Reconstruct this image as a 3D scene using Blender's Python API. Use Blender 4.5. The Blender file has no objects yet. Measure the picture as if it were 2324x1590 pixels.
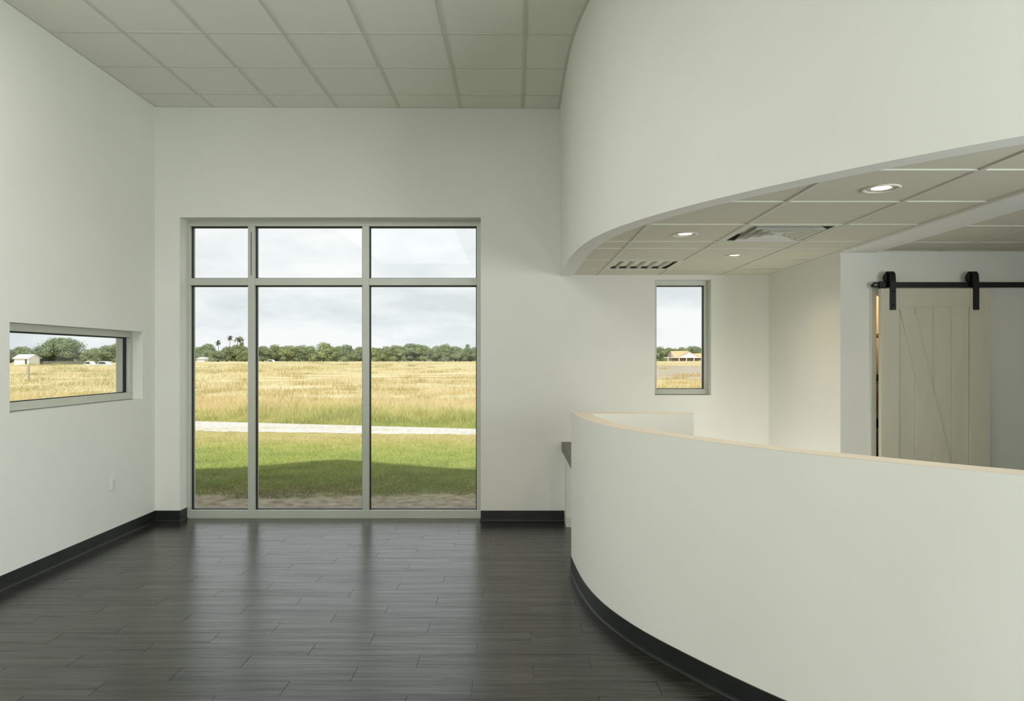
import bpy, bmesh, math, random
import numpy as np
from mathutils import Vector, Matrix, noise

random.seed(7); RNG = np.random.default_rng(7)
SC = bpy.context.scene
COL = SC.collection

# ------------------------------------------------------------------ camera
F = 1573.0                       # focal length in pixels of the 2324x1590 frame
EYE = 1.607
cam_data = bpy.data.cameras.new('camera'); cam = bpy.data.objects.new('camera', cam_data); COL.objects.link(cam)
cam.location = (0, 0, EYE); cam.rotation_euler = (math.radians(90), 0, 0)
cam_data.sensor_width = 36.0; cam_data.lens = 36.0*F/2324
cam_data.shift_x = -4/2324; cam_data.shift_y = 19/2324
cam_data.clip_start = 0.05; cam_data.clip_end = 2000
SC.camera = cam

# ------------------------------------------------------------------ view, world, sun, large lights
SC.view_settings.view_transform = 'Standard'; SC.view_settings.look = 'None'
SC.view_settings.exposure = 0.0; SC.view_settings.gamma = 1.0; SC.view_settings.use_curve_mapping = False
SC.cycles.use_denoising = True
SC.cycles.max_bounces = 10; SC.cycles.diffuse_bounces = 8; SC.cycles.transparent_max_bounces = 16
SC.cycles.sample_clamp_indirect = 6.0

SUN_EL = 50.0
world = bpy.data.worlds.new('overcast_sky'); SC.world = world; world.use_nodes = True
nt = world.node_tree; nt.nodes.clear()
def wn(t, **k):
    n = nt.nodes.new(t)
    for a, b in k.items(): setattr(n, a, b)
    return n
tc = wn('ShaderNodeTexCoord'); mp = wn('ShaderNodeMapping'); mp.inputs['Scale'].default_value = (1.0, 1.0, 3.4)
mp.inputs['Location'].default_value = (0.35, 0.2, 0.1)
nz = wn('ShaderNodeTexNoise'); nz.inputs['Scale'].default_value = 4.2; nz.inputs['Detail'].default_value = 8; nz.inputs['Roughness'].default_value = 0.56
rp = wn('ShaderNodeValToRGB'); e = rp.color_ramp.elements
e[0].position = 0.38; e[0].color = (0.65, 0.685, 0.72, 1); e[1].position = 0.60; e[1].color = (0.92, 0.92, 0.935, 1)
sep = wn('ShaderNodeSeparateXYZ'); mr = wn('ShaderNodeMapRange'); mr.inputs['From Min'].default_value = 0.02; mr.inputs['From Max'].default_value = 0.22
mr.inputs['To Min'].default_value = 0.0; mr.inputs['To Max'].default_value = 0.62
mx = wn('ShaderNodeMix', data_type='RGBA'); mx.inputs['B'].default_value = (0.93, 0.93, 0.935, 1)
bg = wn('ShaderNodeBackground'); bg.inputs['Strength'].default_value = 1.12
wo = wn('ShaderNodeOutputWorld')
L = nt.links.new
L(tc.outputs['Generated'], mp.inputs['Vector']); L(mp.outputs['Vector'], nz.inputs['Vector']); L(nz.outputs['Fac'], rp.inputs['Fac'])
L(tc.outputs['Generated'], sep.inputs[0]); L(sep.outputs['Z'], mr.inputs['Value']); L(mr.outputs['Result'], mx.inputs['Factor'])
L(rp.outputs['Color'], mx.inputs['A']); L(mx.outputs['Result'], bg.inputs['Color']); L(bg.outputs['Background'], wo.inputs['Surface'])

sd = bpy.data.lights.new('sun', 'SUN'); sd.energy = 4.3; sd.angle = math.radians(1.2); sd.color = (1.0, 0.95, 0.85)
sun = bpy.data.objects.new('sun', sd); COL.objects.link(sun)
sun.rotation_euler = (math.radians(90-SUN_EL), 0, 0)   # shines towards +y and down

def area(name, loc, rot, sx, sy, power, color, spread=180):
    d = bpy.data.lights.new(name, 'AREA'); d.shape = 'RECTANGLE'; d.size = sx; d.size_y = sy; d.energy = power; d.color = color
    d.spread = math.radians(spread)
    o = bpy.data.objects.new(name, d); COL.objects.link(o); o.location = loc; o.rotation_euler = rot
    return o
# added fill light behind the camera, standing in for unseen daylight
area('fill_light_front', (-0.5, -4.85, 1.4), (math.radians(90), 0, 0), 5.6, 2.4, 34, (0.98, 0.985, 1.0))
# added fill light out of view at the right, brightens left and back walls
area('fill_light_right', (4.35, -0.4, 1.25), (math.radians(90), 0, math.radians(90)), 3.0, 2.2, 345, (0.93, 0.98, 1.0))
# added overhead fill light above the frame, evens out the high room
area('fill_light_overhead', (-2.2, 0.4, 4.0), (0, 0, 0), 2.2, 7.4, 138, (1.0, 0.99, 0.985))
# added fill light hidden behind the counter, lifts the low ceiling
area('fill_light_reception', (2.05, 5.65, 0.06), (math.radians(180), 0, 0), 0.85, 1.9, 16, (1.0, 0.97, 0.91))

# ------------------------------------------------------------------ helpers
def material(name, color, rough=0.6, spec=0.5, metal=0.0):
    m = bpy.data.materials.new(name); m.use_nodes = True
    b = m.node_tree.nodes['Principled BSDF']
    b.inputs['Base Color'].default_value = (*color, 1); b.inputs['Roughness'].default_value = rough
    b.inputs['Specular IOR Level'].default_value = spec; b.inputs['Metallic'].default_value = metal
    return m
def nodes(m): return m.node_tree.nodes, m.node_tree.links.new, m.node_tree.nodes['Principled BSDF']

def noise_color(m, c0, c1, scale, coord='Object', detail=3, lo=0.35, hi=0.65, stretch=(1, 1, 1), bump=0.0, bscale=None):
    N, K, B = nodes(m)
    t = N.new('ShaderNodeTexCoord'); mpp = N.new('ShaderNodeMapping'); mpp.inputs['Scale'].default_value = stretch
    n = N.new('ShaderNodeTexNoise'); n.inputs['Scale'].default_value = scale; n.inputs['Detail'].default_value = detail
    r = N.new('ShaderNodeValToRGB'); e = r.color_ramp.elements
    e[0].position = lo; e[0].color = (*c0, 1); e[1].position = hi; e[1].color = (*c1, 1)
    if coord == 'Position':
        g = N.new('ShaderNodeNewGeometry'); K(g.outputs['Position'], mpp.inputs['Vector'])
    else: K(t.outputs[coord], mpp.inputs['Vector'])
    K(mpp.outputs['Vector'], n.inputs['Vector']); K(n.outputs['Fac'], r.inputs['Fac']); K(r.outputs['Color'], B.inputs['Base Color'])
    if bump:
        n2 = N.new('ShaderNodeTexNoise'); n2.inputs['Scale'].default_value = bscale or scale*4; n2.inputs['Detail'].default_value = 4
        bp = N.new('ShaderNodeBump'); bp.inputs['Strength'].default_value = bump; bp.inputs['Distance'].default_value = 0.002
        K(mpp.outputs['Vector'], n2.inputs['Vector']); K(n2.outputs['Fac'], bp.inputs['Height']); K(bp.outputs['Normal'], B.inputs['Normal'])
    return m

M = {}
M['wall'] = noise_color(material('wall_paint', (.7, .7, .64), .75, .3), (.74, .745, .69), (.765, .77, .715), 1.2, bump=.06, bscale=180)
M['cap'] = noise_color(material('counter_cap', (.78, .74, .66), .6, .4), (.70, .645, .555), (.73, .67, .58), 2.0)  # cap creamier than the counter front
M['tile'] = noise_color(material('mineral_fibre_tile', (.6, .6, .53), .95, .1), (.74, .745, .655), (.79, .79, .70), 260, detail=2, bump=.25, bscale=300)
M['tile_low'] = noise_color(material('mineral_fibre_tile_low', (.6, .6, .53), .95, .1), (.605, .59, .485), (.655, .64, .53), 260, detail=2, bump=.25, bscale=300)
M['tee'] = material('painted_steel_grid', (.60, .605, .52), .55, .3)
M['alu'] = noise_color(material('anodised_aluminium', (.5, .52, .46), .38, .5, .15), (.50, .52, .455), (.53, .55, .485), 3)
M['gasket'] = material('black_rubber_gasket', (.012, .015, .016), .5, .4)
M['spacer'] = material('bright_spacer_bar', (.55, .6, .62), .3, .5, .7)
M['base'] = noise_color(material('black_vinyl_base', (.016, .018, .016), .42, .45), (.009, .0105, .0095), (.014, .0155, .014), 6)
M['black'] = noise_color(material('black_powder_coat', (.006, .006, .006), .5, .35), (.0045, .0045, .004), (.008, .008, .007), 30)
M['door'] = noise_color(material('painted_door', (.6, .59, .50), .55, .4), (.58, .56, .435), (.61, .59, .465), 4, stretch=(3, 3, .4))  # warm light tint put into the door's base colour
M['trimpaint'] = material('painted_trim', (.66, .67, .60), .5, .4)
M['plastic'] = material('white_plastic', (.74, .75, .70), .35, .5)
M['slot'] = material('dark_slot', (.05, .05, .05), .6)
M['desk'] = noise_color(material('grey_laminate', (.11, .11, .09), .45, .4), (.105, .107, .088), (.125, .126, .105), 40)
M['wood'] = noise_color(material('pine_shelf', (.55, .38, .2), .6), (.50, .34, .18), (.62, .44, .25), 5, stretch=(1, 8, 8))
M['chrome'] = material('reflector_metal', (.8, .78, .72), .25, .5, .9)
M['vent'] = material('white_vent_enamel', (.62, .63, .55), .45, .4)
M['duct'] = material('dark_duct', (.06, .06, .05), .8)

g = bpy.data.materials.new('window_glass'); g.use_nodes = True; M['glass'] = g
N = g.node_tree.nodes; K = g.node_tree.links.new; N.clear()
tr = N.new('ShaderNodeBsdfTransparent'); tr.inputs['Color'].default_value = (.955, .975, .965, 1)
gl = N.new('ShaderNodeBsdfGlossy'); gl.inputs['Roughness'].default_value = 0.0; gl.inputs['Color'].default_value = (.85, .95, .92, 1)
lw = N.new('ShaderNodeLayerWeight'); lw.inputs['Blend'].default_value = .5
pw = N.new('ShaderNodeMath'); pw.operation = 'POWER'; pw.inputs[1].default_value = 5.0
fr = N.new('ShaderNodeMath'); fr.operation = 'MULTIPLY_ADD'; fr.inputs[1].default_value = .6; fr.inputs[2].default_value = .014
K(lw.outputs['Facing'], pw.inputs[0]); K(pw.outputs[0], fr.inputs[0])
ms = N.new('ShaderNodeMixShader'); out = N.new('ShaderNodeOutputMaterial')
K(fr.outputs[0], ms.inputs['Fac']); K(tr.outputs[0], ms.inputs[1]); K(gl.outputs[0], ms.inputs[2]); K(ms.outputs[0], out.inputs['Surface'])

def emissive(name, color, s):
    m = bpy.data.materials.new(name); m.use_nodes = True
    B = m.node_tree.nodes['Principled BSDF']; B.inputs['Base Color'].default_value = (*color, 1)
    B.inputs['Emission Color'].default_value = (*color, 1); B.inputs['Emission Strength'].default_value = s
    return m
M['lens'] = emissive('lit_lens', (1.0, .86, .66), 2.2)
M['bulb'] = emissive('warm_bulb', (1.0, .72, .4), 4.0)

# vinyl plank material: grain runs along x, each plank its own tone
m = material('dark_vinyl_plank', (.03, .029, .022), .3, .75); M['plank'] = m
N, K, B = nodes(m); B.inputs['Coat Weight'].default_value = .32; B.inputs['Coat Roughness'].default_value = .17; B.inputs['Coat IOR'].default_value = 1.5
t = N.new('ShaderNodeTexCoord'); oi = N.new('ShaderNodeObjectInfo')
mul = N.new('ShaderNodeMath'); mul.operation = 'MULTIPLY'; mul.inputs[1].default_value = 57.0
cx = N.new('ShaderNodeCombineXYZ'); add = N.new('ShaderNodeVectorMath'); add.operation = 'ADD'
mpp = N.new('ShaderNodeMapping'); mpp.inputs['Scale'].default_value = (1.3, 34, 1)
n1 = N.new('ShaderNodeTexNoise'); n1.inputs['Scale'].default_value = 2.2; n1.inputs['Detail'].default_value = 7; n1.inputs['Roughness'].default_value = .62
r1 = N.new('ShaderNodeValToRGB'); e = r1.color_ramp.elements
e[0].position = .34; e[0].color = (.0045, .0043, .003, 1); e[1].position = .68; e[1].color = (.034, .0325, .024, 1)
hv = N.new('ShaderNodeHueSaturation')
mrv = N.new('ShaderNodeMapRange'); mrv.inputs['To Min'].default_value = .78; mrv.inputs['To Max'].default_value = 1.25
bp = N.new('ShaderNodeBump'); bp.inputs['Strength'].default_value = .42; bp.inputs['Distance'].default_value = .0022
rr = N.new('ShaderNodeMapRange'); rr.inputs['From Min'].default_value = .3; rr.inputs['From Max'].default_value = .7; rr.inputs['To Min'].default_value = .30; rr.inputs['To Max'].default_value = .15
K(oi.outputs['Random'], mul.inputs[0]); K(mul.outputs[0], cx.inputs['X']); K(mul.outputs[0], cx.inputs['Y'])
K(t.outputs['Object'], add.inputs[0]); K(cx.outputs[0], add.inputs[1]); K(add.outputs[0], mpp.inputs['Vector'])
K(mpp.outputs[0], n1.inputs['Vector']); K(n1.outputs['Fac'], r1.inputs['Fac']); K(r1.outputs['Color'], hv.inputs['Color'])
K(oi.outputs['Random'], mrv.inputs['Value']); K(mrv.outputs[0], hv.inputs['Value']); K(hv.outputs['Color'], B.inputs['Base Color'])
K(n1.outputs['Fac'], bp.inputs['Height']); K(bp.outputs['Normal'], B.inputs['Normal'])
mp2 = N.new('ShaderNodeMapping'); mp2.inputs['Scale'].default_value = (.55, 11, 1); K(add.outputs[0], mp2.inputs['Vector'])
n3 = N.new('ShaderNodeTexNoise'); n3.inputs['Scale'].default_value = 1.7; n3.inputs['Detail'].default_value = 6; n3.inputs['Roughness'].default_value = .7; K(mp2.outputs[0], n3.inputs['Vector'])
K(n3.outputs['Fac'], rr.inputs['Value'])
bq = N.new('ShaderNodeBump'); bq.inputs['Strength'].default_value = .5; bq.inputs['Distance'].default_value = .004; K(n3.outputs['Fac'], bq.inputs['Height']); K(bq.outputs['Normal'], bp.inputs['Normal'])
sv = N.new('ShaderNodeMapRange'); sv.inputs['From Min'].default_value = .3; sv.inputs['From Max'].default_value = .7; sv.inputs['To Min'].default_value = .12; sv.inputs['To Max'].default_value = .72; K(n3.outputs['Fac'], sv.inputs['Value']); K(sv.outputs[0], B.inputs['Specular IOR Level'])
K(bp.outputs['Normal'], B.inputs['Coat Normal']); K(rr.outputs[0], B.inputs['Roughness'])

class MB:
    """collects boxes, prisms and tubes and links them as one mesh object"""
    def __init__(s): s.v = []; s.f = []
    def box(s, x0, x1, y0, y1, z0, z1):
        b = len(s.v)
        s.v += [(x0, y0, z0), (x1, y0, z0), (x1, y1, z0), (x0, y1, z0), (x0, y0, z1), (x1, y0, z1), (x1, y1, z1), (x0, y1, z1)]
        s.f += [tuple(b+i for i in q) for q in ((0, 3, 2, 1), (4, 5, 6, 7), (0, 1, 5, 4), (1, 2, 6, 5), (2, 3, 7, 6), (3, 0, 4, 7))]
        return s
    def prism(s, pts, z0, z1, axis='z'):
        """counter-clockwise 2D outline extruded along an axis; axis y: pts are (x,z); axis x: pts are (y,z)"""
        b = len(s.v); n = len(pts)
        def P(p, h): return (p[0], p[1], h) if axis == 'z' else ((p[0], h, p[1]) if axis == 'y' else (h, p[0], p[1]))
        s.v += [P(p, z0) for p in pts] + [P(p, z1) for p in pts]
        s.f += [tuple(b+i for i in range(n))[::-1], tuple(b+n+i for i in range(n))]
        s.f += [(b+i, b+(i+1) % n, b+n+(i+1) % n, b+n+i) for i in range(n)]
        return s
    def tube(s, p0, p1, r0, r1=None, n=10, cap=True):
        r1 = r0 if r1 is None else r1
        p0 = Vector(p0); p1 = Vector(p1); d = (p1-p0).normalized()
        a = d.orthogonal().normalized(); c = d.cross(a); b = len(s.v)
        for p, r in ((p0, r0), (p1, r1)):
            for i in range(n):
                t = 2*math.pi*i/n; s.v.append(tuple(p+(a*math.cos(t)+c*math.sin(t))*r))
        s.f += [(b+i, b+(i+1) % n, b+n+(i+1) % n, b+n+i) for i in range(n)]
        if cap: s.f += [tuple(b+i for i in range(n))[::-1], tuple(b+n+i for i in range(n))]
        return s
    def lathe(s, prof, c, n=32, axis='z'):
        """profile of (radius, height) revolved about an axis through c"""
        b = len(s.v)
        for r, h in prof:
            for i in range(n):
                t = 2*math.pi*i/n; u, w = r*math.cos(t), r*math.sin(t)
                s.v.append((c[0]+u, c[1]+w, c[2]+h) if axis == 'z' else (c[0]+u, c[1]+h, c[2]+w))
        for j in range(len(prof)-1):
            for i in range(n): s.f.append((b+j*n+i, b+j*n+(i+1) % n, b+(j+1)*n+(i+1) % n, b+(j+1)*n+i))
        return s
    def build(s, name, mat, parent=None, bevel=0.0, smooth=False, loc=None, seg=2):
        me = bpy.data.meshes.new(name)
        if loc: me.from_pydata([(x-loc[0], y-loc[1], z-loc[2]) for x, y, z in s.v], [], s.f)
        else: me.from_pydata(s.v, [], s.f)
        bm = bmesh.new(); bm.from_mesh(me); bmesh.ops.recalc_face_normals(bm, faces=bm.faces); bm.to_mesh(me); bm.free()
        me.materials.append(mat)
        if smooth:
            for p in me.polygons: p.use_smooth = True
        o = bpy.data.objects.new(name, me); COL.objects.link(o)
        if loc: o.location = loc
        if bevel:
            md = o.modifiers.new('bevel', 'BEVEL'); md.width = bevel; md.segments = seg; md.limit_method = 'ANGLE'; md.harden_normals = False
        if parent is not None: o.parent = parent
        return o

def tag(o, label=None, cat=None, group=None, kind=None):
    if label: o['label'] = label
    if cat: o['category'] = cat
    if group: o['group'] = group
    if kind: o['kind'] = kind
    return o
def empty(name, loc, label=None, cat=None, group=None, kind=None, rotz=0):
    o = bpy.data.objects.new(name, None); COL.objects.link(o); o.location = loc; o.rotation_euler = (0, 0, rotz); o.empty_display_size = .1
    return tag(o, label, cat, group, kind)
def par(o, root):
    """parent o, whose mesh is in world coordinates, to a root that stands at its own place"""
    o.parent = root; o.location = o.location - root.location
    return o
def part(mb, name, mat, root, **k):
    return par(mb.build(name, mat, None, **k), root)
def dup_tree(o, parent=None, delta=(0, 0, 0)):
    kids = [c for c in o.children]
    c = o.copy(); COL.objects.link(c); c.parent = parent
    if parent is None: c.location = Vector(o.location)+Vector(delta)
    for k in kids: dup_tree(k, c)
    return c

# ------------------------------------------------------------------ curves in plan
def catmull(P, n=10):
    P = [Vector(p) for p in P]; Q = [P[0]*2-P[1]]+P+[P[-1]*2-P[-2]]; out = []
    for i in range(1, len(Q)-2):
        a, b, c, d = Q[i-1], Q[i], Q[i+1], Q[i+2]
        for k in range(n):
            t = k/n; out.append(.5*((2*b)+(c-a)*t+(2*a-5*b+4*c-d)*t*t+(3*b-a-3*c+d)*t**3))
    out.append(P[-1]); return out
def relax(P, it=25):
    P = [p.copy() for p in P]
    for _ in range(it):
        Q = [p.copy() for p in P]
        for i in range(1, len(P)-1): P[i] = (Q[i-1]+Q[i+1])*.25+Q[i]*.5
    return P
def offset(P, d):
    out = []
    for i, p in enumerate(P):
        t = (P[min(i+1, len(P)-1)]-P[max(i-1, 0)]).normalized(); n = Vector((-t.y, t.x)); out.append(p+n*d)
    return out
# curved upper wall, running from the back wall towards the camera and off to the right
SOFF = relax(catmull([(.458, 6.85), (.452, 6.3), (.452, 5.75), (.468, 5.25), (.522, 4.78), (.605, 4.43), (.69, 4.2), (.79, 3.975), (.944, 3.69), (1.115, 3.43),
                      (1.29, 3.19), (1.49, 2.94), (1.68, 2.735), (1.871, 2.545), (2.35, 2.13), (2.95, 1.78), (3.65, 1.54), (4.45, 1.42)]))
SOFF_IN = offset(SOFF, .12)
# curved reception counter
CTR = relax(catmull([(.437, 5.27), (.452, 4.9), (.483, 4.58), (.541, 4.28), (.627, 4.02), (.728, 3.79), (.84, 3.59), (.95, 3.405), (1.05, 3.25), (1.18, 3.06),
                     (1.315, 2.895), (1.53, 2.66), (1.779, 2.416), (2.3, 1.99), (2.9, 1.66), (3.6, 1.44), (4.3, 1.33)]))
CTR_IN = offset(CTR, .125)
def x_at(curve, y):
    ys = [p.y for p in curve]; xs = [p.x for p in curve]
    return float(np.interp(y, ys[::-1], xs[::-1]))
def ribbon(P, Q, z0, z1):
    """solid between two plan curves"""
    mb = MB(); n = len(P)
    mb.v = [(p.x, p.y, z0) for p in P]+[(q.x, q.y, z0) for q in Q]+[(p.x, p.y, z1) for p in P]+[(q.x, q.y, z1) for q in Q]
    for i in range(n-1):
        a, b, c, d = i, i+1, n+i+1, n+i
        mb.f += [(a, b, c, d), (2*n+a, 2*n+d, 2*n+c, 2*n+b), (a, 2*n+a, 2*n+b, b), (d, c, 2*n+c, 2*n+d)]
    mb.f += [(0, n, 3*n, 2*n), (n-1, 3*n-1, 4*n-1, 2*n-1)]
    return mb
def sweep(path, prof, side=1):
    """profile of (out, z) swept along a plan polyline"""
    mb = MB(); P = [Vector(p) for p in path]; n = len(P); m = len(prof)
    for i, p in enumerate(P):
        ns = []
        if i > 0: t = (p-P[i-1]).normalized(); ns.append(Vector((-t.y, t.x)))
        if i < n-1: t = (P[i+1]-p).normalized(); ns.append(Vector((-t.y, t.x)))
        nn = sum(ns, Vector((0, 0))).normalized(); k = 1/max(.3, nn.dot(ns[0]))
        for d, z in prof: q = p+nn*d*k*side; mb.v.append((q.x, q.y, z))
    for i in range(n-1):
        for j in range(m):
            a, b = i*m+j, i*m+(j+1) % m; mb.f.append((a, b, b+m, a+m))
    mb.f += [tuple(range(m)), tuple((n-1)*m+j for j in range(m))]
    return mb
COVE = [(0, 0), (0, .109), (.003, .109), (.0045, .107), (.0045, .018), (.007, .008), (.013, .003), (.019, .0018), (.019, 0)]

# ------------------------------------------------------------------ room shell
XL, YB = -3.545, 6.85
H = 4.20
# left wall with its horizontal window opening
w = MB()
w.box(-3.80, XL, -5.0, 4.874, -.2, H); w.box(-3.80, XL, 6.62, 7.12, -.2, H)
w.box(-3.80, XL, 4.874, 6.62, -.2, 1.224); w.box(-3.80, XL, 4.874, 6.62, 1.866, H)
wl = w.build('wall_left', M['wall']); tag(wl, 'off-white painted wall on the left with a long low window', 'wall', kind='structure')
# back wall with big window opening (to the floor) and small window opening
w = MB()
w.box(XL, -3.301, YB, 7.12, -.2, H); w.box(-3.301, -.3266, YB, 7.12, 3.005, H); w.box(-.3266, 1.394, YB, 7.12, -.2, H)
w.box(-3.301, -.3266, 7.0, 7.12, -.2, -.004)
w.box(1.394, 1.951, YB, 7.12, -.2, 1.248); w.box(1.394, 1.951, YB, 7.12, 2.391, H); w.box(1.951, 5.7, YB, 7.12, -.2, H)
wb = w.build('wall_back', M['wall']); tag(wb, 'off-white painted end wall holding the large three-bay window', 'wall', kind='structure')
# curved upper wall
cw = ribbon(SOFF, SOFF_IN, 2.426, H).build('wall_curved', M['wall'])
for p in cw.data.polygons: p.use_smooth = abs(p.normal.z) < .5
cw.data.set_sharp_from_angle(angle=math.radians(40)) if hasattr(cw.data, 'set_sharp_from_angle') else None
tag(cw, 'curved off-white upper wall hanging over the reception counter', 'wall', kind='structure')
# alcove wall and the wall with the sliding door
w = MB(); w.box(2.52, 2.64, 5.346, YB, 0, 2.52)
tag(w.build('wall_right', M['wall']), 'short off-white side wall between the small window and sliding door', 'wall', kind='structure')
w = MB(); w.box(2.64, 2.79, 5.346, 5.466, 0, 2.52); w.box(2.79, 3.56, 5.346, 5.466, 2.10, 2.52); w.box(3.56, 5.7, 5.346, 5.466, 0, 2.52)
tag(w.build('wall_door', M['wall']), 'off-white wall behind the sliding barn door', 'wall', kind='structure')
w = MB(); w.box(2.64, 2.70, 5.466, 6.1, 0, 2.4); w.box(2.64, 3.9, 6.1, 6.16, 0, 2.4); w.box(3.84, 3.9, 5.466, 6.1, 0, 2.4); w.box(2.64, 3.9, 5.466, 6.16, 2.4, 2.46)
tag(w.build('wall_closet', M['wall']), 'inner walls of the closet behind the sliding door', 'wall', kind='structure')
w = MB(); w.box(5.6, 5.7, 1.2, 5.346, 0, 2.6); w.box(4.45, 5.6, 1.2, 1.32, 0, H); w.box(4.45, 4.57, -5, 1.2, 0, H)
tag(w.build('wall_far_right', M['wall']), 'off-white walls closing the room on the right, outside the view', 'wall', kind='structure')
w = MB(); w.box(-3.8, 4.57, -5.2, -5.0, 0, H)
tag(w.build('wall_front', M['wall']), 'off-white wall behind the camera', 'wall', kind='structure')
# building above: roof slab and the curved parapet whose shadow falls on the lawn
k = math.tan(math.radians(SUN_EL))
w = MB(); w.box(-9.0, 7.0, -6.0, 7.12, H, 4.42)
prof = [(-9.0, 3.80), (-6.6, 3.83), (-5.6, 3.87), (-5.05, 3.89), (-4.53, 4.05), (-4.05, 4.32), (-3.7, 4.62), (-3.45, 4.82), (-3.2, 4.93), (-2.9, 4.90), (-2.5, 4.73), (-2.15, 4.52), (-1.6, 4.28), (-1.1, 4.02), (-.6, 3.85), (.2, 3.80), (7.0, 3.78)]
w.prism([(7.0, 4.2), (-9.0, 4.2)][::1]+[(x, d*k-.15) for x, d in prof], 7.02, 7.12, 'y')
tag(w.build('roof', M['wall']), 'flat roof with a curved parapet above the window wall', 'roof', kind='structure')

# ------------------------------------------------------------------ floor
fl = MB(); fl.box(-3.8, 5.7, 2.543, 7.0, -.12, -.004); fl.box(-3.8, 5.7, -5.2, 2.543, -.12, 0.0)
floor = fl.build('floor', M['plank']); tag(floor, 'dark grey-brown wood-look plank floor', 'floor', kind='structure')
PW, PL, GX, GY = .1525, .9135, .0024, .0012
plank_cache = {}
row = -6
while True:
    y0 = 3.458+PW*row; y1 = y0+PW
    if y0 > 6.99: break
    off = .1+.3045*((row) % 3)
    a = -3.545; kk = math.floor((a-off)/PL)
    while True:
        xa = off+PL*kk; xb = xa+PL; kk += 1
        if xb <= -3.545: continue
        if xa > 1.75: break
        xa2 = max(xa, -3.545); yb2 = min(y1, 6.99)
        key = (round(xb-xa2, 4), round(yb2-y0, 4))
        if key not in plank_cache:
            lx, ly = key; mb = MB(); mb.box(-lx/2+GX/2, lx/2-GX/2, -ly/2+GY/2, ly/2-GY/2, -.004, 0)
            o = mb.build('plank', M['plank']); plank_cache[key] = o.data
        else:
            o = bpy.data.objects.new('plank', plank_cache[key]); COL.objects.link(o)
        o.location = ((xa2+xb)/2, (y0+yb2)/2, random.uniform(-.0002, .0002)); o.parent = floor
    row += 1

# ------------------------------------------------------------------ ceilings
def cell(x0, x1, y0, y1, curve, keep):
    """outline of a ceiling cell cut by a plan curve; keep 'left' or 'right' of it"""
    n = 12; ys = [y0+(y1-y0)*i/n for i in range(n+1)]
    xc = [x_at(curve, y) for y in ys]
    if keep == 'right':
        if max(xc) <= x0: return 'full'
        if min(xc) >= x1-.01: return None
        L_ = [(max(x0, min(x, x1)), y) for x, y in zip(xc, ys)]
        idx = [i for i, p in enumerate(L_) if p[0] < x1-1e-4]
        i0, i1 = max(0, idx[0]-1), min(n, idx[-1]+1)
        L_ = L_[i0:i1+1]; R_ = [(x1, L_[-1][1]), (x1, L_[0][1])]
        pts = [L_[0]]
        pts = R_[::-1]+L_[::-1]
    else:
        if min(xc) >= x1: return 'full'
        if max(xc) <= x0+.01: return None
        R_ = [(min(x1, max(x, x0)), y) for x, y in zip(xc, ys)]
        idx = [i for i, p in enumerate(R_) if p[0] > x0+1e-4]
        i0, i1 = max(0, idx[0]-1), min(n, idx[-1]+1)
        R_ = R_[i0:i1+1]; pts = [(x0, R_[-1][1]), (x0, R_[0][1])]+R_
    q = []
    for p in pts:
        if not q or (abs(p[0]-q[-1][0])+abs(p[1]-q[-1][1])) > 1e-4: q.append(p)
    if (abs(q[0][0]-q[-1][0])+abs(q[0][1]-q[-1][1])) < 1e-4: q.pop()
    return q if len(q) >= 3 else None

def tile_grid(root, xs, ys, z, curve, keep, skip=(), mat='tile'):
    cache = {}; gp = .007
    for i in range(len(xs)-1):
        for j in range(len(ys)-1):
            if (i, j) in skip: continue
            x0, x1, y0, y1 = xs[i]+gp, xs[i+1]-gp, ys[j]+gp, ys[j+1]-gp
            c = cell(x0, x1, y0, y1, curve, keep)
            if c is None: continue
            cxm, cym = (x0+x1)/2, (y0+y1)/2
            if c == 'full':
                key = (round(x1-x0, 4), round(y1-y0, 4))
                if key not in cache:
                    mb = MB(); lx, ly = key; mb.box(-lx/2, lx/2, -ly/2, ly/2, .006, .022); o = mb.build('ceiling_tile', M[mat]); cache[key] = o.data
                else: o = bpy.data.objects.new('ceiling_tile', cache[key]); COL.objects.link(o)
            else:
                mb = MB(); mb.prism([(x-cxm, y-cym) for x, y in c], .006, .022); o = mb.build('ceiling_tile', M[mat])
            o.parent = root; o.location = (cxm, cym, z+random.uniform(0, .0008))

# high ceiling
ceil = MB(); ceil.box(-3.8, 5.7, -5.2, 2.85, .004, .05); ceil.box(-3.8, .75, 2.85, 7.1, .05, .08); ceil.box(.75, 4.6, 2.85, 7.1, .05, .08)
ceiling = ceil.build('ceiling', M['tile']); ceiling.location = (0, 0, 4.0785); ceiling.rotation_euler = (0, .0043, 0)
tag(ceiling, 'high suspended ceiling of square off-white mineral tiles', 'ceiling', kind='structure')
XS = [-3.545]+[.083-.61*k for k in range(5, -1, -1)]+[.083+.61*k for k in range(1, 5)]
YS = [2.85]+[5.286-.612*k for k in range(3, 0, -1)]+[5.286, 5.904, 6.512, 6.85]
tile_grid(ceiling, XS, YS, 0, SOFF, 'left')
for x in XS[1:-1]:
    ytop = 6.85
    if x > .44:
        yy = [p.y for p in SOFF if p.x < x]; ytop = min(yy) if yy else 2.85
    if ytop > 2.9 or True:
        MB().box(x-.012, x+.012, 2.85, ytop if x > .44 else 6.85, 0, .014).build('grid_runner', M['tee'], ceiling)
for y in YS[1:-1]:
    xe = x_at(SOFF, y); xs = [x for x in XS if x < xe-.02]+[xe]
    for a, b in zip(xs[:-1], xs[1:]): MB().box(a+.012, b-(.012 if b != xe else 0), y-.009, y+.009, .0006, .014).build('grid_cross_bar', M['tee'], ceiling)
MB().box(XL, XL+.02, 2.85, 6.85, .0003, .012).build('wall_angle', M['tee'], ceiling)
MB().box(XL, .458, 6.835, 6.85, .0004, .012).build('wall_angle', M['tee'], ceiling)
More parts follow.
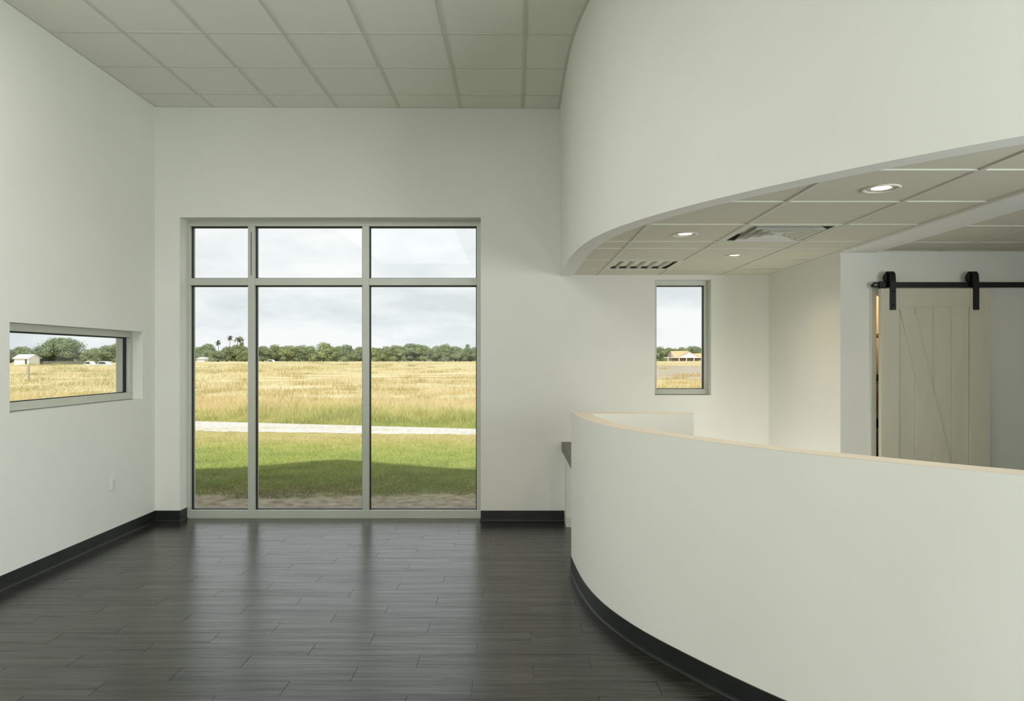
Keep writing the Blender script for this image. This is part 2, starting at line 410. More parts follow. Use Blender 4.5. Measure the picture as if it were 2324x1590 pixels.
hc = [p for p in SOFF if p.y > 2.6]
ribbon(offset(hc, -.024), hc, .0005, .012).build('wall_angle', M['tee'], ceiling)

# reception ceiling
ZR = 2.434
cr = MB(); cr.prism([(SOFF_IN[0].x, 6.85)]+[(p.x, p.y) for p in SOFF_IN[1:]]+[(5.6, 1.4), (5.6, 5.346), (2.64, 5.346), (2.64, 6.85)], .05, .08)
ceiling2 = cr.build('ceiling_reception', M['tile']); ceiling2.location = (0, 0, ZR)
tag(ceiling2, 'low suspended ceiling of square tiles over the reception area', 'ceiling', kind='structure')
X1 = [.225, .835, 1.445, 2.055, 2.535]; Y1 = [1.8, 2.44, 3.055, 3.67, 4.29, 4.91, 5.22, 5.83, 6.44, 6.85]
VENT, GRILLE = (2, 4), (1, 7)
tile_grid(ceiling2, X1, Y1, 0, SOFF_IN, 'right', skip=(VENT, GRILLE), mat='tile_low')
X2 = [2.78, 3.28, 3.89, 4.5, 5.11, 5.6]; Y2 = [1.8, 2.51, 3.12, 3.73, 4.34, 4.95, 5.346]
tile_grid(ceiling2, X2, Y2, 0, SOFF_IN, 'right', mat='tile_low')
for x in (.835, 1.445, 2.055):
    ya = min(p.y for p in SOFF_IN if p.x < x)
    MB().box(x-.012, x+.012, ya, 6.85, 0, .014).build('grid_runner', M['tee'], ceiling2)
for y in Y1[1:-1]:
    xa = x_at(SOFF_IN, y); xs = [xa]+[x for x in X1[:-1] if x > xa+.03]+[2.52]
    for a, b in zip(xs[:-1], xs[1:]): MB().box(a+.012, b-.012, y-.012, y+.012, .0006, .014).build('grid_cross_bar', M['tee'], ceiling2)
for x in X2[1:-1]: MB().box(x-.012, x+.012, 1.75, 5.346, 0, .014).build('grid_runner', M['tee'], ceiling2)
for y in Y2[1:-1]:
    for a, b in zip(X2[:-1], X2[1:]): MB().box(a+.012, b-.012, y-.012, y+.012, .0006, .014).build('grid_cross_bar', M['tee'], ceiling2)
ci = [p for p in SOFF_IN if p.y > 1.9]
ribbon(ci, offset(ci, .022), .0005, .012).build('wall_angle', M['trimpaint'], ceiling2)
MB().box(.6, 2.52, 6.832, 6.85, .0004, .012).build('wall_angle', M['tee'], ceiling2)
MB().box(2.502, 2.52, 2.0, 6.832, .0004, .012).build('wall_angle', M['tee'], ceiling2)
MB().box(2.80, 5.6, 5.33, 5.346, .0004, .012).build('wall_angle', M['tee'], ceiling2)
b = MB(); b.box(2.52, 2.785, 2.04, 5.346, 2.424, 2.50)
tag(b.build('ceiling_beam', M['wall'], bevel=.002), 'narrow plain plaster band dividing the two parts of the low ceiling', 'beam', kind='structure')

# ------------------------------------------------------------------ baseboards
bb = sweep([(XL, -4.9), (XL, YB)], COVE, -1); tag(bb.build('baseboard_left', M['base'], smooth=False), 'black rubber baseboard with a curved toe along the left wall', 'baseboard', kind='structure')
bb = sweep([(XL, YB), (-3.301, YB), (-3.301, 6.995)], COVE, -1); tag(bb.build('baseboard_back_left', M['base']), 'black baseboard turning into the left side of the large window', 'baseboard', kind='structure')
bb = sweep([(-.322, 6.995), (-.322, YB), (.50, YB)], COVE, -1); tag(bb.build('baseboard_back', M['base']), 'black baseboard between the large window and the desk', 'baseboard', kind='structure')

# ------------------------------------------------------------------ windows
def frame_window(root, o, s):
    pass
def gasket_loop(T, x0, x1, z0, z1, yg, w=.012, d=.016):
    mb = MB(); mb.box(x0, x1, yg-d, yg+d, z1-w, z1); mb.box(x0, x1, yg-d, yg+d, z0, z0+w*.6)
    mb.box(x0, x0+w*.8, yg-d, yg+d, z0, z1); mb.box(x1-w*.8, x1, yg-d, yg+d, z0, z1)
    return mb
# large window on the back wall, world coordinates
W1 = empty('window_1', (-1.82, 7.0, 0), 'large floor-length aluminium window of three bays with a transom row', 'window', kind='structure')
YF, YO, YG = 7.0, 7.112, 7.052
jx = [(-3.301, -3.267), (-2.686, -2.617), (-1.531, -1.462), (-.3745, -.3266)]
part(MB().box(jx[0][0], jx[0][1], YF, YO, .08, 2.947), 'jamb', M['alu'], W1, bevel=.002)
part(MB().box(jx[3][0], jx[3][1], YF, YO, .08, 2.947), 'jamb', M['alu'], W1, bevel=.002)
for i in (1, 2): part(MB().box(jx[i][0], jx[i][1], YF, YO, .08, 2.947), 'mullion', M['alu'], W1, bevel=.002)
part(MB().box(-2.655, -2.649, YF-.0015, YF+.001, 2.45, 2.89), 'cover_seam', M['gasket'], W1)
part(MB().box(-3.301, -.3266, YF, YO, 2.947, 3.005), 'head', M['alu'], W1, bevel=.002)
part(MB().box(-3.301, -.3266, YF-.004, YO, -.004, .08), 'sill_rail', M['alu'], W1, bevel=.003)
for i in range(3):
    a, b = jx[i][1], jx[i+1][0]
    part(MB().box(a, b, YF+.001, YO, 2.350, 2.421), 'transom', M['alu'], W1, bevel=.002)
    for z0, z1 in ((.08, 2.35), (2.421, 2.947)):
        part(gasket_loop(None, a, b, z0, z1, YG), 'gasket', M['gasket'], W1)
        part(MB().box(a+.003, b-.003, YG-.003, YG+.003, z0+.003, z1-.003), 'pane', M['glass'], W1)
# small window right of centre
W2 = empty('window_2', (1.67, 6.95, 1.248), 'small upright aluminium window above the reception counter', 'window', kind='structure')
ys, yo, yg = 6.95, 7.06, 7.0
part(MB().box(1.394, 1.432, ys, yo, 1.305, 2.343), 'jamb', M['alu'], W2, bevel=.002)
part(MB().box(1.911, 1.951, ys, yo, 1.305, 2.343), 'jamb', M['alu'], W2, bevel=.002)
part(MB().box(1.394, 1.951, ys, yo, 2.343, 2.391), 'head', M['alu'], W2, bevel=.002)
part(MB().box(1.394, 1.951, ys-.003, yo, 1.252, 1.305), 'sill_rail', M['alu'], W2, bevel=.002)
part(gasket_loop(None, 1.432, 1.911, 1.305, 2.343, yg, .009), 'gasket', M['gasket'], W2)
part(MB().box(1.435, 1.908, yg-.003, yg+.003, 1.308, 2.34), 'pane', M['glass'], W2)
# long low window on the left wall
W3 = empty('window_3', (-3.64, 5.75, 1.224), 'long low aluminium window in the left wall', 'window', kind='structure')
xf, xo, xg = -3.64, -3.745, -3.69
part(MB().box(xo, xf, 4.874, 4.92, 1.29, 1.81), 'jamb', M['alu'], W3, bevel=.002)
part(MB().box(xo, xf, 6.575, 6.62, 1.29, 1.81), 'jamb', M['alu'], W3, bevel=.002)
part(MB().box(xo, xf, 4.874, 6.62, 1.81, 1.866), 'head', M['alu'], W3, bevel=.002)
part(MB().box(xo, xf+.003, 4.874, 6.62, 1.228, 1.29), 'sill_rail', M['alu'], W3, bevel=.002)
gs = MB(); d = .014
gs.box(xg-d, xg+d, 4.92, 6.575, 1.29, 1.296); gs.box(xg-d, xg+d, 4.92, 6.575, 1.799, 1.81); gs.box(xg-d, xg+d, 4.92, 4.93, 1.29, 1.81); gs.box(xg-d, xg+d, 6.566, 6.575, 1.29, 1.81)
part(gs, 'gasket', M['gasket'], W3)
part(MB().box(xg-.003, xg+.003, 4.923, 6.572, 1.293, 1.807), 'pane', M['glass'], W3)

# ------------------------------------------------------------------ reception counter
C0 = empty('reception_counter', (.9, 4.2, 0), 'white curved chest-high reception counter with a black toe base', 'counter')
ZC = 1.203
cp = part(ribbon(CTR, CTR_IN, 0.0, ZC-.004), 'curved_front', M['wall'], C0)
for p in cp.data.polygons: p.use_smooth = abs(p.normal.z) < .5
cp.data.set_sharp_from_angle(angle=math.radians(40))
part(MB().box(.558, 1.335, 5.137, 5.27, 0.0, ZC-.004), 'return_panel', M['wall'], C0)
capm = ribbon(CTR, CTR_IN, ZC-.004, ZC)
part(capm, 'cap', M['cap'], C0); part(MB().box(.558, 1.335, 5.137, 5.27, ZC-.004, ZC-.0003), 'cap', M['cap'], C0)
wt = [p for p in CTR_IN if .70 < p.x < 3.9]
part(ribbon(wt, offset(wt, .58), .725, .75), 'worktop', M['desk'], C0)
cv = CTR[::-1]
part(sweep([(p.x, p.y) for p in cv], COVE, 1), 'toe_base', M['base'], C0)

# desk tucked behind the counter's return
D0 = empty('wall_desk', (.8, 6.1, 0), 'grey-topped desk between the counter end and the back wall', 'desk')
part(MB().box(.473, 1.10, 5.275, YB, .762, .788), 'desktop', M['desk'], D0, bevel=.002)
part(MB().box(.473, .50, 5.275, YB, .70, .762), 'edge_band', M['desk'], D0, bevel=.001)
part(MB().box(.505, 1.08, 6.626, YB, 0, .762), 'support_panel', M['wall'], D0)
part(MB().box(.500, 1.085, 6.616, 6.83, 0, .094), 'plinth', M['trimpaint'], D0, bevel=.002)

# ------------------------------------------------------------------ sliding barn door
D1 = empty('door_1', (3.19, 5.265, 0), 'pale sliding barn door with a diagonal brace, hung from a black rail', 'door', kind='structure')
yf0, yb0 = 5.243, 5.286; x0, x1, z0, z1 = 2.780, 3.604, .02, 2.140; SW = .138
part(MB().box(x0, x0+SW, yf0, yb0, z0, z1), 'stile', M['door'], D1, bevel=.0025)
part(MB().box(x1-.153, x1, yf0, yb0, z0, z1), 'stile', M['door'], D1, bevel=.0025)
part(MB().box(x0+SW, x1-.153, yf0, yb0, z1-.143, z1), 'rail', M['door'], D1, bevel=.0025)
part(MB().box(x0+SW, x1-.153, yf0, yb0, z0, z0+.19), 'rail', M['door'], D1, bevel=.0025)
xi0, xi1, zi0, zi1 = x0+SW, x1-.153, z0+.19, z1-.143
edges = [xi0, 3.040, 3.179, 3.317, xi1]
for a, b in zip(edges[:-1], edges[1:]):
    mb = MB(); c = .005; mb.prism([(a, yf0+.013), (a+c, yf0+.008), (b-c, yf0+.008), (b, yf0+.013), (b, yb0-.006), (a, yb0-.006)], zi0, zi1)
    part(mb, 'plank', M['door'], D1)
bw = .108
part(MB().prism([(xi0, zi1), (xi0+.0, zi1-.0005), (xi1-bw, zi0), (xi1, zi0), (xi0+bw, zi1)], yf0+.001, yf0+.0085, 'y'), 'brace', M['door'], D1, bevel=.001)
def hanger(xc):
    h = MB(); R0 = .037; yc = 5.283; zc = 2.231; t = .006
    out = []; inn = []
    for i in range(13):
        a = math.pi*i/12; out.append((yc-(R0+t)*math.cos(a)*1.0, zc+(R0+t)*math.sin(a))); inn.append((yc-R0*math.cos(a), zc+R0*math.sin(a)))
    prof = [(5.235, 1.977), (5.241, 1.977)]+[(yc-R0+.002, 2.19)]+inn+[(yc+R0, 2.20), (yc+R0+t, 2.20)]+out[::-1]+[(5.236, 2.19)]
    o = part(h.prism(prof, xc-.022, xc+.022, 'x'), 'hanger', M['black'], D1)
    wh = MB(); wh.lathe([(.004, -.013), (.041, -.013), (.041, -.009), (.034, -.006), (.034, .006), (.041, .009), (.041, .013), (.004, .013)], (xc-.004, yc+.004, 2.226), 28, 'y')
    q = part(wh, 'wheel', M['black'], D1, smooth=False); q.parent = o; q.location = (0, 0, 0)
    for z in (2.115, 2.015, 2.226):
        bt = MB(); bt.lathe([(.0, -.006), (.006, -.005), (.009, -.001), (.009, 0)], (xc, 5.2355 if z < 2.2 else yc-R0-t, z), 12, 'y')
        q = part(bt, 'bolt', M['black'], D1, smooth=True); q.parent = o; q.location = (0, 0, 0)
    return o
hanger(2.866); hanger(3.495)
R1 = empty('sliding_door_rail', (3.7, 5.3, 2.17), 'black steel rail mounted on the wall above the barn door', 'rail')
part(MB().box(2.742, 4.6, 5.286, 5.293, 2.151, 2.192), 'track_bar', M['black'], R1, bevel=.001)
for x in (2.765, 3.19, 3.62, 4.05, 4.5): part(MB().tube((x, 5.293, 2.172), (x, 5.346, 2.172), .011), 'spacer', M['black'], R1)
for x in (2.755, 2.766): part(MB().lathe([(0, -.004), (.004, -.003), (.005, 0)], (x, 5.286, 2.172), 10, 'y'), 'bolt', M['chrome'], R1)
part(MB().box(2.783, 2.842, 5.276, 5.298, 2.144, 2.198), 'stop_block', M['black'], R1, bevel=.004)
part(MB().box(2.806, 2.812, 5.273, 5.277, 2.150, 2.194), 'stop_clamp', M['black'], R1)
t_ = MB(); t_.box(2.745, 2.792, 5.334, 5.346, 0, 2.148); t_.box(3.558, 3.605, 5.334, 5.346, 0, 2.148); t_.box(2.792, 3.558, 5.334, 5.346, 2.10, 2.148)
t_.box(2.788, 2.794, 5.3462, 5.466, 0, 2.10)
tag(t_.build('trim_1', M['trimpaint'], bevel=.003), 'pale casing around the closet opening behind the sliding door', 'trim', kind='structure')

# closet interior
CS = empty('closet_shelves', (3.2, 5.8, 0), 'pale wooden shelves inside the closet, seen in the gap beside the door', 'shelves')
for z in (.30, .675, 1.043, 1.418, 1.796): part(MB().box(2.70, 3.84, 5.48, 5.95, z-.011, z+.011), 'shelf', M['wood'], CS, bevel=.001)
part(MB().box(2.702, 2.712, 5.48, 5.95, 0, 2.05), 'side_board', M['wood'], CS)
for z, h, n in ((1.429, .065, 'upper'), (1.054, .085, 'lower')):
    bx = MB(); z += .001; bx.box(2.80, 2.98, 5.52, 5.66, z, z+h*.8); bx.box(2.81, 2.88, 5.53, 5.60, z+h*.8, z+h)
    tag(bx.build('storage_box', M['black'], bevel=.003), 'small black box on the %s of the two visible middle closet shelves' % n, 'box')
cb = bpy.data.lights.new('closet_bulb', 'POINT'); cb.energy = 5; cb.color = (1, .72, .42); cb.shadow_soft_size = .05
cbo = bpy.data.objects.new('closet_bulb', cb); COL.objects.link(cbo); cbo.location = (3.2, 5.72, 2.25)

# ------------------------------------------------------------------ outlet on the left wall
O0 = empty('power_outlet', (XL, 6.127, .509), 'white duplex power outlet low on the left wall', 'outlet')
part(MB().box(XL, XL+.006, 6.092, 6.162, .452, .566), 'cover_plate', M['plastic'], O0, bevel=.002)
for zc in (.486, .532):
    r_ = part(MB().box(XL+.006, XL+.009, 6.110, 6.144, zc-.017, zc+.017), 'receptacle', M['plastic'], O0, bevel=.0015)
    for yy in (6.120, 6.134):
        s_ = part(MB().box(XL+.0088, XL+.0094, yy-.001, yy+.001, zc-.004, zc+.006), 'slot', M['slot'], O0); s_.parent = r_; s_.location = (0, 0, 0)
part(MB().box(XL+.006, XL+.0072, 6.124, 6.130, .506, .512), 'screw', M['chrome'], O0)

# ------------------------------------------------------------------ recessed lights
def downlight(x, y, r, label):
    o = empty('recessed_light', (x, y, ZR+.006), label, 'ceiling light', 'round recessed lights in the reception ceiling')
    t = MB(); t.lathe([(r, -.001), (r+.004, -.006), (r+.013, -.0085), (r+.017, -.006), (r+.018, 0.0), (r, .001)], (x, y, ZR+.006), 40)
    part(t, 'trim_ring', M['vent'], o, smooth=True)
    c = MB(); c.lathe([(r-.0005, .0), (r-.004, .012), (r-.009, .016)], (x, y, ZR+.006), 40); part(c, 'reflector', M['chrome'], o, smooth=True)
    l = MB(); l.lathe([(.0001, -.0035), (r*.5, -.0025), (r-.006, .004), (r-.003, .012)], (x, y, ZR+.006), 40); part(l, 'lens', M['lens'], o, smooth=True)
    d = bpy.data.lights.new('recessed_light_glow', 'AREA'); d.shape = 'DISK'; d.size = r*1.9; d.energy = 3.6; d.color = (1, .80, .54); d.spread = math.radians(140)
    q = bpy.data.objects.new('recessed_light_glow', d); COL.objects.link(q); q.location = (x, y, ZR-.008)
downlight(1.145, 4.63, .068, 'round lit recessed light nearest the curved wall, left of the air diffuser')
downlight(1.775, 5.57, .062, 'round lit recessed light farthest back, between air diffuser and small window')
downlight(1.795, 3.385, .070, 'round lit recessed light nearest the camera, high on the right')
# air diffuser: nested square louvres
V = empty('air_diffuser', (1.75, 4.60, ZR), 'square air diffuser of nested louvres in the low ceiling', 'vent')
xa, xb, ya, yb = 1.457, 2.043, 4.302, 4.898
def ring(mb, a, b, c, d, wd, z_out, z_in, th=.0015):
    o_ = [(a, c), (b, c), (b, d), (a, d)]; i_ = [(a+wd, c+wd), (b-wd, c+wd), (b-wd, d-wd), (a+wd, d-wd)]
    s = len(mb.v); mb.v += [(x, y, z_out) for x, y in o_]+[(x, y, z_in) for x, y in i_]+[(x, y, z_out+th) for x, y in o_]+[(x, y, z_in+th) for x, y in i_]
    for i in range(4):
        j = (i+1) % 4
        mb.f += [(s+i, s+j, s+4+j, s+4+i), (s+8+i, s+12+i, s+12+j, s+8+j), (s+i, s+8+i, s+8+j, s+j), (s+4+i, s+4+j, s+12+j, s+12+i)]
    return mb
mb = MB(); mb.box(xa, xb, ya, ya+.03, ZR+.002, ZR+.006); mb.box(xa, xb, yb-.03, yb, ZR+.002, ZR+.006); mb.box(xa, xa+.03, ya+.03, yb-.03, ZR+.002, ZR+.006); mb.box(xb-.03, xb, ya+.03, yb-.03, ZR+.002, ZR+.006)
part(mb, 'outer_frame', M['vent'], V)
mb = MB(); mb.box(xa+.02, xb-.02, ya+.02, yb-.02, ZR+.075, ZR+.078); mb.box(xa+.026, xa+.03, ya+.03, yb-.03, ZR+.006, ZR+.075); mb.box(xb-.03, xb-.026, ya+.03, yb-.03, ZR+.006, ZR+.075); mb.box(xa+.03, xb-.03, yb-.03, yb-.026, ZR+.006, ZR+.075); mb.box(xa+.03, xb-.03, ya+.026, ya+.03, ZR+.006, ZR+.075)
part(mb, 'duct_box', M['duct'], V)
for k_ in range(3):
    i_ = .070+.068*k_
    part(ring(MB(), xa+i_-.0, xb-i_, ya+i_, yb-i_, .042, ZR-.010+.003*k_, ZR+.034), 'louver', M['vent'], V)
part(MB().box(xa+.262, xb-.262, ya+.262, yb-.262, ZR-.002, ZR+.002), 'centre_panel', M['vent'], V)
# return-air grille
G = empty('return_air_grille', (1.14, 6.135, ZR), 'flush grille panel with six long cells near the small window', 'vent')
xa, xb, ya, yb = .847, 1.433, 5.842, 6.428
mb = MB(); mb.box(xa, xb, ya, ya+.03, ZR-.001, ZR+.006); mb.box(xa, xb, yb-.03, yb, ZR-.001, ZR+.006); mb.box(xa, xa+.03, ya+.03, yb-.03, ZR-.001, ZR+.006); mb.box(xb-.03, xb, ya+.03, yb-.03, ZR-.001, ZR+.006)
part(mb, 'outer_frame', M['vent'], G)
part(MB().box(xa+.02, xb-.02, ya+.02, yb-.02, ZR+.026, ZR+.030), 'backing_sheet', M['tile'], G)
for i in range(1, 6):
    x = xa+(xb-xa)*i/6; part(MB().box(x-.007, x+.007, ya+.03, yb-.03, ZR-.001, ZR+.026), 'divider_bar', M['vent'], G)

#EXTERIOR#
# ------------------------------------------------------------------ terrain
def gz(x, y):
    """ground height: level by the building, rising very gently to a crest by the trees"""
    if y < 20: return -.15
    if y < 225: return -.15+.00505*(y-20)-(.85 if (-92 < x < -79 and 143.5 < y < 152) else 0)-(.85 if (-76 < x < -68 and 202 < y < 208) else 0)
    return -.15+.00505*205-.012*(y-225) if y < 330 else -.375
gzv = np.vectorize(gz)
def vnoise(x, y, s, seed=0):
    """smooth value noise for arrays, 0..1"""
    r = np.random.default_rng(seed); T = r.random((64, 64))
    u, v = x/s, y/s; i, j = np.floor(u).astype(int), np.floor(v).astype(int); fu, fv = u-i, v-j
    fu = fu*fu*(3-2*fu); fv = fv*fv*(3-2*fv); i %= 64; j %= 64; i1, j1 = (i+1) % 64, (j+1) % 64
    return (T[i, j]*(1-fu)+T[i1, j]*fu)*(1-fv)+(T[i, j1]*(1-fu)+T[i1, j1]*fu)*fv
def path_edges(x):
    """near and far edge of the gravel path"""
    near = 15.95+.10*np.sin(x*1.3)+.07*np.sin(x*3.7+1)-.125*(x+.6)*1.0
    far = 17.25+.05*np.sin(x*2.1)-.27*(x+.6)
    return near, far

# ground sheet: colours by place, with noise
gm = material('ground_soil', (.4, .35, .2), .95, .1); M['ground'] = gm
N, K, B = nodes(gm)
geo = N.new('ShaderNodeNewGeometry'); sp = N.new('ShaderNodeSeparateXYZ'); K(geo.outputs['Position'], sp.inputs[0])
def nn(scale, detail=4, stretch=(1, 1, 1)):
    mpq = N.new('ShaderNodeMapping'); mpq.inputs['Scale'].default_value = stretch; K(geo.outputs['Position'], mpq.inputs['Vector'])
    n = N.new('ShaderNodeTexNoise'); n.inputs['Scale'].default_value = scale; n.inputs['Detail'].default_value = detail; K(mpq.outputs[0], n.inputs['Vector']); return n.outputs['Fac']
def ramp(fac, cols):
    r = N.new('ShaderNodeValToRGB'); el = r.color_ramp.elements
    while len(el) < len(cols): el.new(.5)
    for q, (p, c) in zip(el, cols): q.position = p; q.color = (*c, 1)
    K(fac, r.inputs['Fac']); return r.outputs['Color']
def mth(op, a, b=None, c=None, clamp=False):
    n = N.new('ShaderNodeMath'); n.operation = op; n.use_clamp = clamp
    for i, v in enumerate((a, b, c)):
        if v is None: continue
        if isinstance(v, (int, float)): n.inputs[i].default_value = v
        else: K(v, n.inputs[i])
    return n.outputs[0]
def mixc(f, a, b):
    n = N.new('ShaderNodeMix'); n.data_type = 'RGBA'; K(f, n.inputs['Factor']); K(a, n.inputs['A']); K(b, n.inputs['B']); return n.outputs['Result']
def step(v, a, b):
    n = N.new('ShaderNodeMapRange'); n.interpolation_type = 'SMOOTHSTEP'
    n.inputs['From Min'].default_value = a; n.inputs['From Max'].default_value = b; K(v, n.inputs['Value']); return n.outputs['Result']
wob = mth('MULTIPLY_ADD', nn(1.8, 7), 1.1, -.55)
yv = mth('ADD', sp.outputs['Y'], wob)
dirt = ramp(nn(7, 7), [(.3, (.20, .165, .115)), (.5, (.33, .285, .215)), (.72, (.43, .39, .31))])
lawn = ramp(nn(1.6, 6), [(.3, (.19, .22, .07)), (.5, (.27, .30, .09)), (.7, (.36, .33, .13))])
dry = ramp(nn(2.5, 5), [(.3, (.30, .27, .09)), (.7, (.42, .36, .16))])
gravel = ramp(nn(9, 6), [(.3, (.46, .44, .41)), (.55, (.57, .55, .53)), (.8, (.62, .605, .59))])
under = ramp(nn(1.2, 5), [(.3, (.20, .20, .05)), (.7, (.33, .29, .09))])
field = ramp(nn(.30, 8, (.35, 1, 1)), [(.28, (.40, .30, .135)), (.45, (.50, .41, .21)), (.58, (.58, .50, .32)), (.72, (.63, .57, .42))])
grey = ramp(nn(.5, 7, (.5, 1, 1)), [(.3, (.30, .26, .20)), (.55, (.40, .35, .28)), (.75, (.47, .42, .33))])
c = mixc(step(yv, 8.6, 9.5), dirt, lawn)
c = mixc(step(yv, 13.4, 15.4), c, dry)
pth = mth('SUBTRACT', sp.outputs['Y'], mth('MULTIPLY_ADD', sp.outputs['X'], -.125, 15.87))
pth = mth('ADD', pth, mth('MULTIPLY_ADD', nn(3.5, 4), .7, -.35))
c = mixc(step(pth, .0, .12), c, gravel)
pf = mth('SUBTRACT', sp.outputs['Y'], mth('MULTIPLY_ADD', sp.outputs['X'], -.27, 17.1))
c = mixc(step(pf, 0.0, .15), c, under)
c = mixc(step(yv, 20, 24), c, field)
gx = step(mth('ADD', sp.outputs['X'], mth('MULTIPLY_ADD', nn(.08, 3), 8.0, -4.0)), 5.0, 9.0)
gy = mth('MULTIPLY', step(yv, 48, 62), mth('SUBTRACT', 1.0, step(yv, 118, 140)))
c = mixc(mth('MULTIPLY', gx, gy), c, grey)
fine = mth('MULTIPLY_ADD', nn(6.5, 8), .55, .72)
hsv = N.new('ShaderNodeHueSaturation'); K(c, hsv.inputs['Color']); K(fine, hsv.inputs['Value'])
K(hsv.outputs[0], B.inputs['Base Color'])
bpn = N.new('ShaderNodeBump'); bpn.inputs['Strength'].default_value = .6; bpn.inputs['Distance'].default_value = .03
K(nn(14, 5), bpn.inputs['Height']); K(bpn.outputs['Normal'], B.inputs['Normal'])

ys_ = [-8, 7.12]+[7.12+i*.35 for i in range(1, 42)]+[22+i*2 for i in range(0, 10)]+[45, 60, 80, 100, 125, 150, 175, 200, 215, 225, 240, 260, 290, 330, 420, 700]
xs_ = [-700, -400, -250, -170, -120, -80, -50, -35, -25]+[-20+i*.7 for i in range(0, 45)]+[13, 16, 20, 30, 50, 80, 120, 200, 400, 700]
vv, ff = [], []
for yy in ys_:
    for xx in xs_:
        z = gz(xx, yy)
        if 20 < yy < 26: z += .03*(noise.noise(Vector((xx*.5, yy*.5, 0))))
        if yy < 7.2: z = -.17
        vv.append((xx, yy, z))
nx = len(xs_)
for j in range(len(ys_)-1):
    for i in range(nx-1): ff.append((j*nx+i, j*nx+i+1, (j+1)*nx+i+1, (j+1)*nx+i))
me = bpy.data.meshes.new('ground'); me.from_pydata(vv, [], ff); me.materials.append(M['ground'])
for p in me.polygons: p.use_smooth = True
ground = bpy.data.objects.new('ground', me); COL.objects.link(ground)
tag(ground, 'open ground of bare soil, lawn, pale gravel path and dry field outside', 'ground', kind='structure')

# ------------------------------------------------------------------ grass as fine blades
def blades(name, P, h, w, lean, mat, label, cat='grass'):
    """one curved two-triangle blade per point"""
    n = len(P); a = RNG.random(n)*2*math.pi; b = RNG.random(n)*2*math.pi
    wx, wy = np.cos(a)*w/2, np.sin(a)*w/2; lx, ly = np.cos(b)*lean*h, np.sin(b)*lean*h
    V = np.empty((n, 5, 3))
    V[:, 0] = P+np.stack([-wx, -wy, -0.01*np.ones(n)], 1); V[:, 1] = P+np.stack([wx, wy, -0.01*np.ones(n)], 1)
    V[:, 2] = P+np.stack([wx*.7+lx*.3, wy*.7+ly*.3, h*.6], 1); V[:, 3] = P+np.stack([-wx*.7+lx*.3, -wy*.7+ly*.3, h*.6], 1)
    V[:, 4] = P+np.stack([lx, ly, h], 1)
    base = (np.arange(n)*5)[:, None]
    T = np.concatenate([base+np.array([[0, 1, 2]]), base+np.array([[0, 2, 3]]), base+np.array([[3, 2, 4]])], 1).reshape(-1)
    me = bpy.data.meshes.new(name); me.vertices.add(n*5); me.vertices.foreach_set('co', V.reshape(-1))
    nt_ = len(T)//3; me.loops.add(len(T)); me.loops.foreach_set('vertex_index', T.astype(np.int32))
    me.polygons.add(nt_); me.polygons.foreach_set('loop_start', np.arange(0, nt_*3, 3, dtype=np.int32))
    me.update(calc_edges=True); me.materials.append(mat)
    o = bpy.data.objects.new(name, me); COL.objects.link(o)
    return tag(o, label, cat, kind='stuff')
def grass_mat(name, stops, along, a, b, nscale, namp):
    """colour by position along an axis, broken up by two noises"""
    global N, K, B, geo
    m = material(name, (.3, .3, .1), .7, .2); N, K, B = nodes(m)
    geo = N.new('ShaderNodeNewGeometry'); s_ = N.new('ShaderNodeSeparateXYZ'); K(geo.outputs['Position'], s_.inputs[0])
    v = N.new('ShaderNodeMapRange'); v.inputs['From Min'].default_value = a; v.inputs['From Max'].default_value = b; K(s_.outputs[along], v.inputs['Value'])
    f = mth('ADD', v.outputs['Result'], mth('MULTIPLY_ADD', nn(nscale, 5), namp*2, -namp))
    f = mth('ADD', f, mth('MULTIPLY_ADD', nn(nscale*22, 2), namp*1.2, -namp*.6), clamp=True)
    K(ramp(f, stops), B.inputs['Base Color'])
    return m
M['lawn'] = grass_mat('lawn_grass_blades', [(0, (.24, .23, .12)), (.25, (.27, .32, .11)), (.5, (.36, .42, .12)), (.7, (.45, .46, .15)), (.85, (.54, .48, .22)), (1, (.62, .54, .30))], 'Y', 8.6, 16.2, 1.3, .28)
M['tall'] = grass_mat('tall_grass_blades', [(0, (.36, .42, .13)), (.25, (.42, .43, .15)), (.5, (.56, .52, .21)), (.75, (.64, .55, .27)), (1, (.66, .54, .30))], 'Y', 16.8, 24, .8, .42)
M['field'] = grass_mat('dry_field_blades', [(0, (.38, .36, .13)), (.35, (.49, .395, .165)), (.65, (.56, .48, .24)), (1, (.62, .55, .34))], 'Y', 120, 60, .12, .8)

n = 330000
u = RNG.random(n); yv_ = 8.7+(16.1-8.7)*u**1.15; r_ = RNG.uniform(-.75, .12, n); x_ = r_*yv_
ne, fa = path_edges(x_)
keep = (yv_ > 8.8+.8*RNG.random(n)**2.5+.7*(vnoise(x_, yv_, .55, 3)-.5)+.35*(vnoise(x_, yv_, .13, 5)-.5)) & (yv_ < ne+.05)
x_, yv_ = x_[keep], yv_[keep]
hh = (.012+.020*RNG.random(len(x_)))*(.7+.9*vnoise(x_, yv_, .30, 9))
blades('lawn_grass', np.stack([x_, yv_, np.full(len(x_), -.15)], 1), hh, .0042, .9, M['lawn'], 'mown green lawn grass between the building and the gravel path')
# tufts growing in the gravel path
n = 16000; x_ = RNG.uniform(-11, 1.5, n); ne, fa = path_edges(x_); tt = RNG.random(n); yv_ = ne+(fa-ne)*tt
keep = vnoise(x_*.55, yv_*2.6, .6, 21)+.25*(vnoise(x_, yv_, .15, 25)-.5) > .60+.45*np.abs(tt-.32)
x_, yv_ = x_[keep], yv_[keep]
blades('path_grass', np.stack([x_, yv_, np.full(len(x_), -.15)], 1), .015+.03*RNG.random(len(x_)), .006, .8, M['lawn'], 'sparse grass tufts growing in the pale gravel path')
